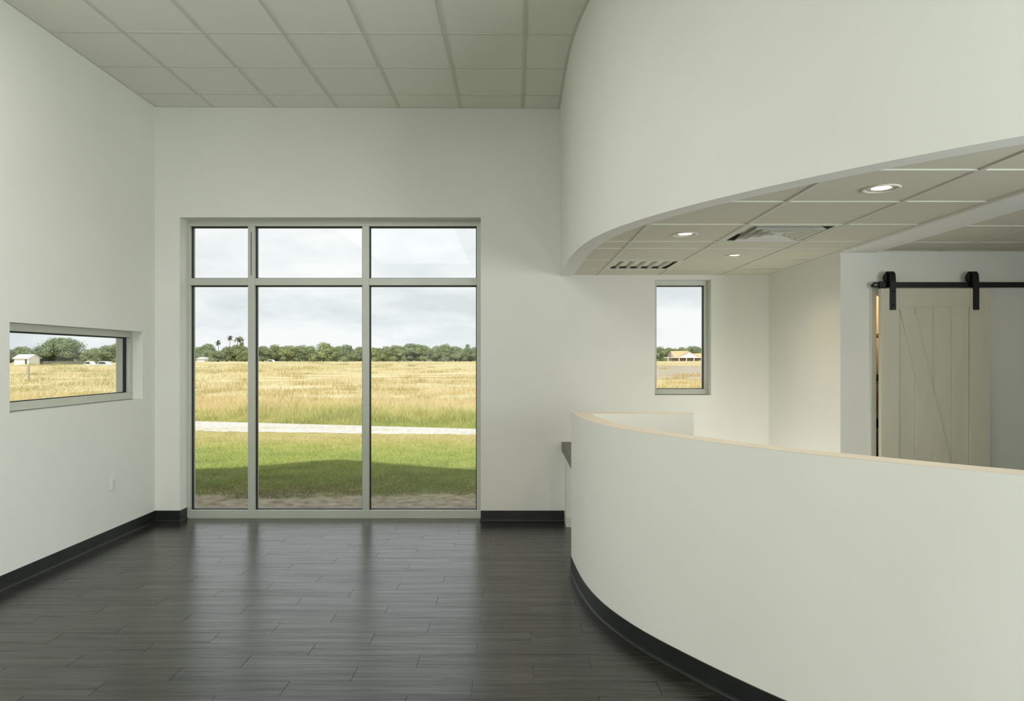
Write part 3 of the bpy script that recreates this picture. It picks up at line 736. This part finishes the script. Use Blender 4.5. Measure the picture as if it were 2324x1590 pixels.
# tall grass behind the path
n = 250000; r_ = RNG.uniform(-.75, .12, n); x_ = r_*20; yv_ = 0
ne, fa = path_edges(x_); yv_ = fa+.02+9.0*RNG.random(n)**1.3; x_ = r_*yv_; ne, fa = path_edges(x_)
keep = yv_ > fa+.02; x_, yv_ = x_[keep], yv_[keep]; fa = fa[keep]
clump = vnoise(x_, yv_, .9, 31)*.6+vnoise(x_, yv_, .33, 33)*.4; d = yv_-fa
hh = (.04+.30*RNG.random(len(x_))**1.3)*(.15+1.9*clump**1.5)*np.clip(.22+d*.75, .22, 1.0)*np.clip(1.6-d*.10, .5, 1.4)
blades('tall_grass', np.stack([x_, yv_, gzv(x_, yv_)], 1), hh, .0065, .55, M['tall'], 'tall green-gold grass bordering the far side of the gravel path')
# dry field out to the trees
n = 360000; yv_ = 1/RNG.uniform(1/200, 1/23.5, n); r_ = RNG.uniform(-.88, .36, n); x_ = r_*yv_
xr_, yr_ = x_*.8+yv_*.6+400, yv_*.8-x_*.6+400
cl = vnoise(xr_, yr_, 1.3, 41)*.35+vnoise(xr_*.83+yr_*.3, yr_, 4.1, 43)*.35+vnoise(xr_, yr_, 13.0, 44)*.3
gpatch = (x_ > 6) & (yv_ > 52) & (yv_ < 128)
keep = (RNG.random(n) < np.clip((cl-.28)*3.2, .12, 1)) & ~((x_ < -60) & (yv_ > 143)) & ((~gpatch) | (RNG.random(n) < .05)); x_, yv_, cl = x_[keep], yv_[keep], cl[keep]
hh = (.02+.14*RNG.random(len(x_))**1.5)*(.35+1.9*np.clip(cl-.4, 0, .5)/.5)*(1+yv_/260)
blades('field_grass', np.stack([x_, yv_, gzv(x_, yv_)], 1), hh, .0050+yv_*.00028, 1.0, M['field'], 'dry golden grass covering the wide field up to the trees')
# taller weed clumps dotted over the field
nc_ = 420; yc_ = 1/RNG.uniform(1/170, 1/26, nc_); xc_ = RNG.uniform(-.85, .30, nc_)*yc_
ok = ~((xc_ < -60) & (yc_ > 140)); xc_, yc_ = xc_[ok], yc_[ok]; per = 90
rad = (.15+.45*RNG.random(len(xc_)))*(1+yc_/90); x_ = (xc_[:, None]+RNG.normal(size=(len(xc_), per))*rad[:, None]).ravel(); yv_ = (yc_[:, None]+RNG.normal(size=(len(xc_), per))*rad[:, None]).ravel()
M['weed'] = grass_mat('weed_blades', [(0, (.30, .29, .12)), (.5, (.42, .36, .15)), (1, (.50, .36, .16))], 'X', -60, 20, .2, .9)
hh = np.repeat(.10+.22*RNG.random(len(xc_)), per)*(.4+.8*RNG.random(len(x_)))*(1+yv_/220)
blades('field_weeds', np.stack([x_, yv_, gzv(x_, yv_)], 1), hh, .006+yv_*.0003, .5, M['weed'], 'scattered olive and rust weed clumps dotted over the dry field', 'weeds')

# ------------------------------------------------------------------ trees
def leafmat(name, pal, sat=1):
    m = material(name, (.1, .12, .05), .8, .2); N, K, B = nodes(m)
    oi = N.new('ShaderNodeObjectInfo'); r = N.new('ShaderNodeValToRGB'); el = r.color_ramp.elements
    while len(el) < len(pal): el.new(.5)
    for i, (q, c) in enumerate(zip(el, pal)): q.position = i/(len(pal)-1); q.color = (*c, 1)
    K(oi.outputs['Random'], r.inputs['Fac'])
    t = N.new('ShaderNodeNewGeometry'); n_ = N.new('ShaderNodeTexNoise'); n_.inputs['Scale'].default_value = .55; n_.inputs['Detail'].default_value = 5; K(t.outputs['Position'], n_.inputs['Vector'])
    mrx = N.new('ShaderNodeMapRange'); mrx.inputs['From Min'].default_value = .3; mrx.inputs['From Max'].default_value = .7; mrx.inputs['To Min'].default_value = .75; mrx.inputs['To Max'].default_value = 1.3; K(n_.outputs['Fac'], mrx.inputs['Value'])
    hs = N.new('ShaderNodeHueSaturation'); K(r.outputs['Color'], hs.inputs['Color']); K(mrx.outputs[0], hs.inputs['Value']); K(hs.outputs[0], B.inputs['Base Color'])
    return m
M['leaf'] = leafmat('tree_foliage', [(.20, .235, .125), (.23, .27, .125), (.195, .24, .14), (.255, .295, .125), (.22, .24, .14)])  # slight distance haze painted into the leaf colours
M['palmleaf'] = material('palm_frond', (.10, .12, .075), .7, .2)
M['bark'] = noise_color(material('bark', (.2, .17, .14), .9, .1), (.15, .13, .11), (.27, .24, .20), 3)

def crown_mesh(seed, w, h, dense=1.0, sparse=False, leaf=1.0):
    """leaf clumps over a lumpy set of boughs, all within w x w x h, base at z=0"""
    r = np.random.default_rng(seed); nb = 22 if not sparse else 9
    C = []; 
    for i in range(nb):
        a = r.random()*2*math.pi; q = r.random()**.6; zz = .10+.66*r.random()
        prof_ = math.sqrt(max(.05, 1-((zz-.30)/.68)**2)) if zz > .3 else .93
        C.append((math.cos(a)*q*.36*w*prof_, math.sin(a)*q*.36*w*prof_, zz*h, (.09+.13*r.random())*w*(1 if not sparse else .5)))
    C.append((0, 0, .50*h, .27*w)); C.append((.05*w, 0, .74*h, .19*w)) if not sparse else None
    V, T = [], []; nq = int(430*dense)
    for cx_, cy_, cz_, rr_ in [c_ for c_ in C if c_]:
        d = r.normal(size=(nq, 3)); d /= np.linalg.norm(d, axis=1)[:, None]; d[:, 2] = np.where(d[:, 2] < -.4, -d[:, 2], d[:, 2])
        p = d*rr_*(.72+.34*r.random((nq, 1))+.28*(r.random((nq, 1)) > .86))*np.array([1, 1, .82])+np.array([cx_, cy_, cz_]); p[:, 2] = np.clip(p[:, 2], 0.02*h, h)
        s_ = (.085+.15*r.random(nq)**2)*(w/7)*leaf
        u_ = np.cross(d, r.normal(size=(nq, 3))); u_ /= np.linalg.norm(u_, axis=1)[:, None]; t_ = np.cross(d+.7*r.normal(size=(nq, 3)), u_); t_ /= np.linalg.norm(t_, axis=1)[:, None]
        b0 = len(V)*0
        q_ = np.stack([p-u_*s_[:, None], p+t_*s_[:, None], p+u_*s_[:, None], p-t_*s_[:, None]*.6], 1)
        V.append(q_.reshape(-1, 3))
    V = np.concatenate(V); nqt = len(V)//4; base = (np.arange(nqt)*4)[:, None]
    faces = (base+np.array([[0, 1, 2, 3]])).tolist()
    verts = V.tolist(); off = len(verts)
    bm = bmesh.new()
    for cx_, cy_, cz_, rr_ in [c_ for c_ in C if c_]:
        mtx = Matrix.Translation((cx_, cy_, max(cz_, rr_*.5))) @ Matrix.Diagonal((rr_*.60, rr_*.60, rr_*.48, 1))
        bmesh.ops.create_icosphere(bm, subdivisions=2, radius=1, matrix=mtx)
    for v_ in bm.verts:
        k_ = noise.noise(v_.co*1.1+Vector((seed, 0, 0))); v_.co += v_.normal*k_*.22
    bm.verts.index_update()
    verts += [tuple(v_.co) for v_ in bm.verts]; faces += [[off+v_.index for v_ in f_.verts] for f_ in bm.faces]; bm.free()
    me = bpy.data.meshes.new('foliage'); me.from_pydata(verts, [], faces); me.materials.append(M['leaf']); return me
def trunk_mesh(seed, h, r0=.28):
    rr_ = random.Random(seed); mb = MB(); p = Vector((0, 0, -.3)); q = Vector((rr_.uniform(-.2, .2), rr_.uniform(-.2, .2), h*.45))
    mb.tube(p, q, r0, r0*.7, 8)
    for i in range(4):
        a = rr_.random()*6.28; e_ = q+Vector((math.cos(a)*h*.28, math.sin(a)*h*.28, h*(.2+.2*rr_.random()))); mb.tube(q-Vector((0, 0, .1*h*rr_.random())), e_, r0*.5, r0*.15, 6)
    o = mb.build('trunk', M['bark']); me = o.data; bpy.data.objects.remove(o); return me
CROWNS = [crown_mesh(100+i, 7.0, 5.0, 1.2, False, .8) for i in range(6)]; OAK = crown_mesh(300, 10.5, 5.6, 3.4, False, .5); SPARSE = crown_mesh(401, 4.0, 6.0, .8, True)
TRUNKS = [trunk_mesh(i, 4.0) for i in range(3)]
def tree(px, top, wpx, Y, base, label, group, crown=None, name='broadleaf_tree'):
    x = (px-1166)/F*Y; zb = gz(x, Y); ztop = EYE+(814-top)*Y/F; hgt = ztop-zb; wid = wpx*Y/F
    root = empty(name, (x, Y, zb), label, 'tree', group, rotz=0)
    cmesh = crown or CROWNS[random.randrange(6)]; cw_, ch_ = {OAK: (10.5, 5.6), SPARSE: (4, 6)}.get(cmesh, (7.0, 5.0))
    o = bpy.data.objects.new('foliage', cmesh); COL.objects.link(o); o.parent = root
    o.rotation_euler = (0, 0, 0 if crown is OAK else random.random()*6.28); o.scale = (wid/cw_*1.3, wid/cw_*1.3, hgt/ch_*1.0); o['kind'] = 'stuff'
    t_ = bpy.data.objects.new('trunk', random.choice(TRUNKS)); COL.objects.link(t_); t_.parent = root; t_.scale = (1, 1, hgt/4.4)
    return root
ORD = ['leftmost', 'second from left', 'third from left', 'fourth from left', 'fifth from left', 'sixth from left', 'seventh from left', 'eighth from left', 'ninth from left', 'tenth from left']
def stand(items, where, group, Y):
    for i, it in enumerate(items):
        px, top, w_ = it[:3]; dy = it[3] if len(it) > 3 else 0
        tree(px, top, w_, Y+dy+random.uniform(-4, 4), 0, 'green broadleaf tree, %s in the %s' % (ORD[i], where), group)
stand([(452, 786, 34), (471, 778, 48, 3), (494, 796, 36, -8), (515, 786, 36), (537, 781, 38, 2), (556, 786, 36)], 'left bay of the large window', 'trees seen in the left bay', 212)
stand([(596, 784, 42), (624, 780, 46, 4), (652, 783, 44, -4), (680, 783, 44), (706, 783, 40, 5), (734, 775, 58, -2), (765, 784, 40, 3), (788, 780, 42), (814, 785, 40, 4)], 'middle bay of the large window', 'trees seen in the middle bay', 212)
stand([(850, 787, 44), (876, 784, 40, 4), (902, 782, 42, -4), (932, 778, 54), (963, 782, 44, 4), (992, 783, 40, -3), (1008, 780, 34, 3), (1034, 785, 42), (1058, 787, 38, 4), (1082, 786, 40)], 'right bay of the large window', 'trees seen in the right bay', 212)
tree(1063, 766, 17, 228, 0, 'thin sparse tree rising above the others at far right of the large window', None, SPARSE, 'slender_tree')
tree(1080, 774, 15, 230, 0, 'smaller thin sparse tree against the right edge of the large window', None, SPARSE, 'slender_tree')
stand([(1494, 785, 44), (1519, 788, 40, 5), (1545, 786, 36, -3)], 'small window', 'trees seen in the small window', 332)
tree(1578, 784, 44, 338, 0, 'broad pale tree rising behind the tan roof in the small window', 'trees seen in the small window')
# left window
tree(132, 767, 104, 160, 0, 'large wide-crowned oak in the left wall window', None, OAK, 'oak_tree')
tree(24, 792, 34, 168, 0, 'tree behind the white shed at the left edge of the low window', None)
tree(46, 785, 42, 176, 0, 'tree rising directly above the white shed roof', None)
tree(74, 793, 40, 153, 0, 'yellow-green bushy tree between the white shed and the large oak', None)
tree(198, 795, 30, 158, 0, 'small bright tree just right of the large oak', None)
tree(215, 788, 40, 178, 0, 'hazy tree in the gap right of the large oak', None)
tree(240, 782, 44, 174, 0, 'dark rounded tree near the right jamb of the low left window', None)
tree(266, 778, 40, 178, 0, 'tree partly hidden by the right jamb of the low left window', None)
# distant hedge band closing the gaps
hm = bpy.data.meshes.new('treeline'); vs, fs = [], []
for (xa_, xb_, Y_, hgt_) in ((-190, 48, 262, 4.2), (-190, 40, 250, 3.0), (58, 110, 362, 6.4)):
    nqn = int((xb_-xa_)*26); xx = RNG.uniform(xa_, xb_, nqn); yy = Y_+RNG.uniform(-4, 4, nqn); zt = hgt_*(.75+.5*vnoise(xx, yy*0, 9, 77)); zz = gz(0, Y_)+zt*RNG.random(nqn)**.7
    for i in range(nqn):
        s_ = .35+.4*RNG.random(); c_ = Vector((xx[i], yy[i], zz[i])); a_ = Vector(RNG.normal(size=3)).normalized(); b_ = a_.orthogonal().normalized()
        k0 = len(vs); vs += [c_-a_*s_, c_+b_*s_, c_+a_*s_, c_-b_*s_]; fs.append((k0, k0+1, k0+2, k0+3))
    n_ = int((xb_-xa_)/2); k0 = len(vs)
    for i in range(n_+1):
        x = xa_+(xb_-xa_)*i/n_; zt = hgt_*(.6+.4*float(vnoise(np.array([x]), np.array([0.0]), 9, 77)[0])); z_ = gz(0, Y_)
        vs += [Vector((x, Y_-2.5, z_-.5)), Vector((x, Y_-1.5+random.random(), z_+zt*.6)), Vector((x, Y_, z_+zt)), Vector((x, Y_+3, z_-.5))]
    for i in range(n_):
        for j in range(3): fs.append((k0+4*i+j, k0+4*i+4+j, k0+4*i+5+j, k0+4*i+1+j))
hm.from_pydata([tuple(v_) for v_ in vs], [], fs); hm.materials.append(M['leaf'])
ho = bpy.data.objects.new('treeline', hm); COL.objects.link(ho); tag(ho, 'continuous dark scrub filling the gaps behind the tree row', 'scrub', kind='stuff')

# palms
def palm(px, top, Y, label, cr=1.0, droop=.5, nf=20, seed=0):
    x = (px-1166)/F*Y; zb = gz(x, Y); zt = EYE+(814-top)*Y/F-1.1*cr
    root = empty('palm_tree', (x, Y, zb), label, 'palm tree', 'palms above the tree row')
    rr_ = random.Random(seed); mb = MB(); lean = rr_.uniform(-.4, .4)
    mb.tube((0, 0, -.3), (lean*.5, 0, (zt-zb)*.5), .15, .12, 8); mb.tube((lean*.5, 0, (zt-zb)*.5), (lean, 0, zt-zb), .12, .10, 8); mb.build('trunk', M['bark'], root)
    f_ = MB()
    for i in range(nf):
        a = 2*math.pi*i/nf+rr_.random()*.3; el = rr_.uniform(-.9, 1.25); ln = (1.35+.4*rr_.random())*cr; o0 = Vector((lean, 0, zt-zb))
        d = Vector((math.cos(a)*math.cos(el), math.sin(a)*math.cos(el), math.sin(el))); sd_ = Vector((-math.sin(a), math.cos(a), 0))
        pts = [o0+d*ln*t_-Vector((0, 0, 1))*droop*cr*t_*t_ for t_ in (.05, .45, .8, 1.0)]; wd = (.05, .34*cr, .40*cr, .10)
        k0 = len(f_.v)
        for p_, w_ in zip(pts, wd): f_.v += [tuple(p_-sd_*w_-Vector((0, 0, w_*.35))), tuple(p_), tuple(p_+sd_*w_-Vector((0, 0, w_*.35)))]
        for q in range(3):
            f_.f += [(k0+3*q, k0+3*q+1, k0+3*q+4, k0+3*q+3), (k0+3*q+1, k0+3*q+2, k0+3*q+5, k0+3*q+4)]
    o = f_.build('fronds', M['palmleaf'], root); o['kind'] = 'stuff'
palm(497, 770.5, 240, 'shortest tall palm, leftmost above the tree row', .75, .5, 18, 1)
palm(520, 759, 245, 'slender palm with a small round crown, middle of the palms', .75, .7, 18, 2)
palm(540, 762, 240, 'palm with a broad drooping crown, left one of the close pair', .85, 1.1, 20, 3)
palm(547, 759.5, 246, 'palm with shaggy hanging fronds, rightmost above the tree row', .85, 1.0, 22, 4)
palm(548, 772, 238, 'lower shaggy palm directly beneath the rightmost palm crown', .7, 1.3, 20, 5)

# ------------------------------------------------------------------ far buildings, fence post, vehicles
M['white'] = material('white_siding', (.80, .80, .76), .6, .3); M['metalroof'] = material('pale_metal_roof', (.62, .66, .70), .45, .4, .1)
M['tanroof'] = noise_color(material('tan_shingle_roof', (.5, .34, .18), .8, .2), (.50, .34, .19), (.60, .43, .26), 2.5)
M['brick'] = material('grey_brick', (.33, .27, .24), .8, .2); M['pink'] = material('pale_gable_cladding', (.80, .72, .68), .6, .3); M['darkwin'] = material('dark_opening', (.05, .06, .06), .5)
def wx(px, Y): return (px-1166)/F*Y
def wz(py, Y): return EYE+(814-py)*Y/F
Y = 146.0
S = empty('white_shed', (wx(48, Y), Y, gz(0, Y)), 'small white shed with a metal roof at left in the low window', 'shed')
a, b, c_ = wx(32, Y), wx(53, Y), wx(65, Y); zb = gz(0, Y)-.2; ze = wz(812.5, Y); zr = wz(804.5, Y)
ym = Y+1.7
part(MB().prism([(Y, zb), (Y+3.4, zb), (Y+3.4, ze), (ym, zr), (Y, ze)], a, c_, 'x'), 'wall', M['white'], S)
for ya_, yb_ in ((Y-.3, ym), (Y+3.7, ym)):
    za_ = ze-.12; mb = MB(); x0_, x1_ = a-.25, c_+.25
    mb.v = [(x0_, ya_, za_), (x1_, ya_, za_), (x1_, yb_, zr+.02), (x0_, yb_, zr+.02)]; mb.v += [(p_[0], p_[1], p_[2]+.08) for p_ in mb.v]
    mb.f = [(0, 3, 2, 1), (4, 5, 6, 7), (0, 1, 5, 4), (1, 2, 6, 5), (2, 3, 7, 6), (3, 0, 4, 7)]
    part(mb, 'roof', M['metalroof'], S)
part(MB().box(b+.35, b+.75, Y-.03, Y+.02, zb+.2, ze-.25), 'window', M['darkwin'], S)
Y = 150.0
FN = MB(); a, b = wx(66, Y), wx(232, Y); n_ = 24
FR = empty('screen_fence', ((a+b)/2, Y, gz(0, Y)), 'low dark grey screen fence running below the large oak', 'fence')
part(MB().box(a, b, Y, Y+.04, gz(0, Y), wz(819.2, Y)), 'screen', material('fence_screen', (.10, .11, .105), .8), FR)
for i in range(n_+1):
    x = a+(b-a)*i/n_; part(MB().box(x-.05, x+.05, Y-.06, Y, gz(0, Y)-.2, wz(818.9, Y)), 'post', M['bark'], FR)
def vehicle(px, Y, ln, label, matn='white', seed=0):
    x = wx(px, Y); z = gz(x, Y); o = empty('car', (x, Y, z), label, 'car')
    bdy = MB(); h1, h2 = .85, 1.45
    bdy.prism([(x-ln/2, z+.3), (x+ln/2, z+.3), (x+ln/2, z+.75), (x+ln*.28, z+h1), (x+ln*.12, z+h2), (x-ln*.25, z+h2), (x-ln*.42, z+h1), (x-ln/2, z+.8)], Y-.85, Y+.85, 'y'); part(bdy, 'body', M[matn], o, bevel=.08)
    part(MB().prism([(x-ln*.36, z+.88), (x+ln*.22, z+.88), (x+ln*.09, z+1.36), (x-ln*.22, z+1.36)], Y-.87, Y-.84, 'y'), 'side_window', M['darkwin'], o)
    for s_ in (-.31, .31): part(MB().lathe([(.001, -.1), (.33, -.1), (.36, 0), (.33, .1), (.001, .1)], (x+ln*s_, Y-.80, z+.33), 16, 'y'), 'wheel', M['black'], o)
vehicle(206, 147, 2.2, 'small white vehicle parked right of the oak, beyond the field', 'white')
vehicle(239, 147, 3.2, 'pale silver car parked near the right jamb of the low window', 'metalroof')
vehicle(617, 205, 3.0, 'white car at the foot of the trees, left in the middle bay', 'white')
# little white cottage at left of the large window
Y = 206.0; a, b = wx(446, Y), wx(463, Y)
CT = empty('white_cottage', ((a+b)/2, Y, gz(0, Y)), 'tiny white cottage under the trees at the left jamb', 'house')
part(MB().box(a, b, Y, Y+3, gz(0, Y)-.3, wz(814.5, Y)), 'wall', M['white'], CT)
part(MB().prism([(a-.2, wz(814.5, Y)), (b+.2, wz(814.5, Y)), (b-.2, wz(810, Y)), (b-1.1, wz(809.6, Y)), (a+.6, wz(812, Y))], Y-.2, Y+3.2, 'y'), 'roof', M['metalroof'], CT)
for px in (449, 454, 459): part(MB().box(wx(px, Y)-.17, wx(px, Y)+.17, Y-.03, Y+.02, wz(817.6, Y), wz(815.6, Y)), 'window', M['darkwin'], CT)
# tan-roofed house in the small window
Y = 300.0
HS = empty('tan_roofed_house', (wx(1560, Y), Y, gz(60, Y)), 'low house with tan roof and pale front gable in the small window', 'house')
zb, ze, zr = gz(60, Y)-.3, wz(811, Y), wz(796.6, Y)
xl, xr = wx(1524, Y), wx(1606, Y)
part(MB().box(xl+.6, xr, Y+1.5, Y+9, zb, ze), 'wall', M['brick'], HS)
def quadslab(pts, name, mat, root, th=.12):
    mb = MB(); n_ = len(pts); mb.v = [tuple(p_) for p_ in pts]+[(p_[0], p_[1], p_[2]+th) for p_ in pts]
    mb.f = [tuple(range(n_))[::-1], tuple(range(n_, 2*n_))]+[(i, (i+1) % n_, n_+(i+1) % n_, n_+i) for i in range(n_)]
    return part(mb, name, mat, root)
r0, r1 = wx(1527.5, Y), wx(1566, Y)
quadslab([(xl+1.2, Y, ze), (wx(1580, Y), Y, ze), (r1+.3, Y+4.5, zr), (r0, Y+4.5, zr)], 'roof', M['tanroof'], HS)
quadslab([(r0, Y+4.5, zr), (r1+.3, Y+4.5, zr), (wx(1580, Y), Y+9, ze), (xl, Y+9, ze)], 'roof', M['tanroof'], HS)
mb = MB(); mb.v = [(xl, Y, ze), (xl+1.25, Y, ze), (r0, Y+4.4, zr-.05), (xl, Y+9, ze), (xl+.9, Y+9, ze), (r0-.05, Y+4.6, zr-.05)]; mb.f = [(0, 1, 2), (0, 2, 5, 3), (3, 5, 4), (0, 3, 4, 1), (1, 4, 5, 2)]
part(mb, 'gable_end', M['brick'], HS)
quadslab([(wx(1572, Y), Y+.6, ze), (xr+.5, Y+.6, ze), (xr+.5, Y+5, wz(801.8, Y)), (wx(1572, Y), Y+5, wz(801.8, Y))], 'roof', M['tanroof'], HS)
g0, g1, ga = wx(1538, Y), wx(1585.5, Y), wx(1562.5, Y)
part(MB().prism([(g0, ze+.02), (g1, ze+.02), (ga, wz(799.2, Y))], Y-1.6, Y-1.4, 'y'), 'front_gable', M['pink'], HS)
zt_ = wz(798.6, Y)
quadslab([(g0-.3, Y-1.7, ze-.02), (ga, Y-1.7, zt_), (ga, Y+3.5, zt_), (g0-.3, Y+3.5, ze-.02)], 'porch_roof', M['tanroof'], HS)
quadslab([(ga, Y-1.7, zt_), (g1+.3, Y-1.7, ze-.02), (g1+.3, Y+3.5, ze-.02), (ga, Y+3.5, zt_)], 'porch_roof', M['tanroof'], HS)
part(MB().box(wx(1506, Y), xr, Y-1.8, Y-.2, ze-.12, ze+.04), 'fascia', M['white'], HS)
for px in (1514, 1539, 1556, 1573, 1590): part(MB().box(wx(px, Y)-.16, wx(px, Y)+.16, Y-1.7, Y-1.4, zb, ze-.1), 'porch_post', M['pink'], HS)
# lone post in the field
Y = 1.757*F/54*.98; x = wx(64.5, Y)
FP = MB(); FP.prism([(x-.055, Y-.05), (x+.055, Y-.05), (x+.06, Y+.05), (x-.05, Y+.055)], gz(x, Y)-.3, wz(829, Y)-.05); FP.prism([(x-.04, Y-.04), (x+.035, Y-.04), (x+.04, Y+.03), (x-.04, Y+.04)], wz(829, Y)-.05, wz(829, Y))
tag(FP.build('fence_post', noise_color(material('weathered_post', (.4, .36, .3), .9), (.30, .27, .20), (.45, .41, .33), 6, stretch=(4, 4, .5)), bevel=.008), 'lone weathered wooden post standing in the dry field', 'post')
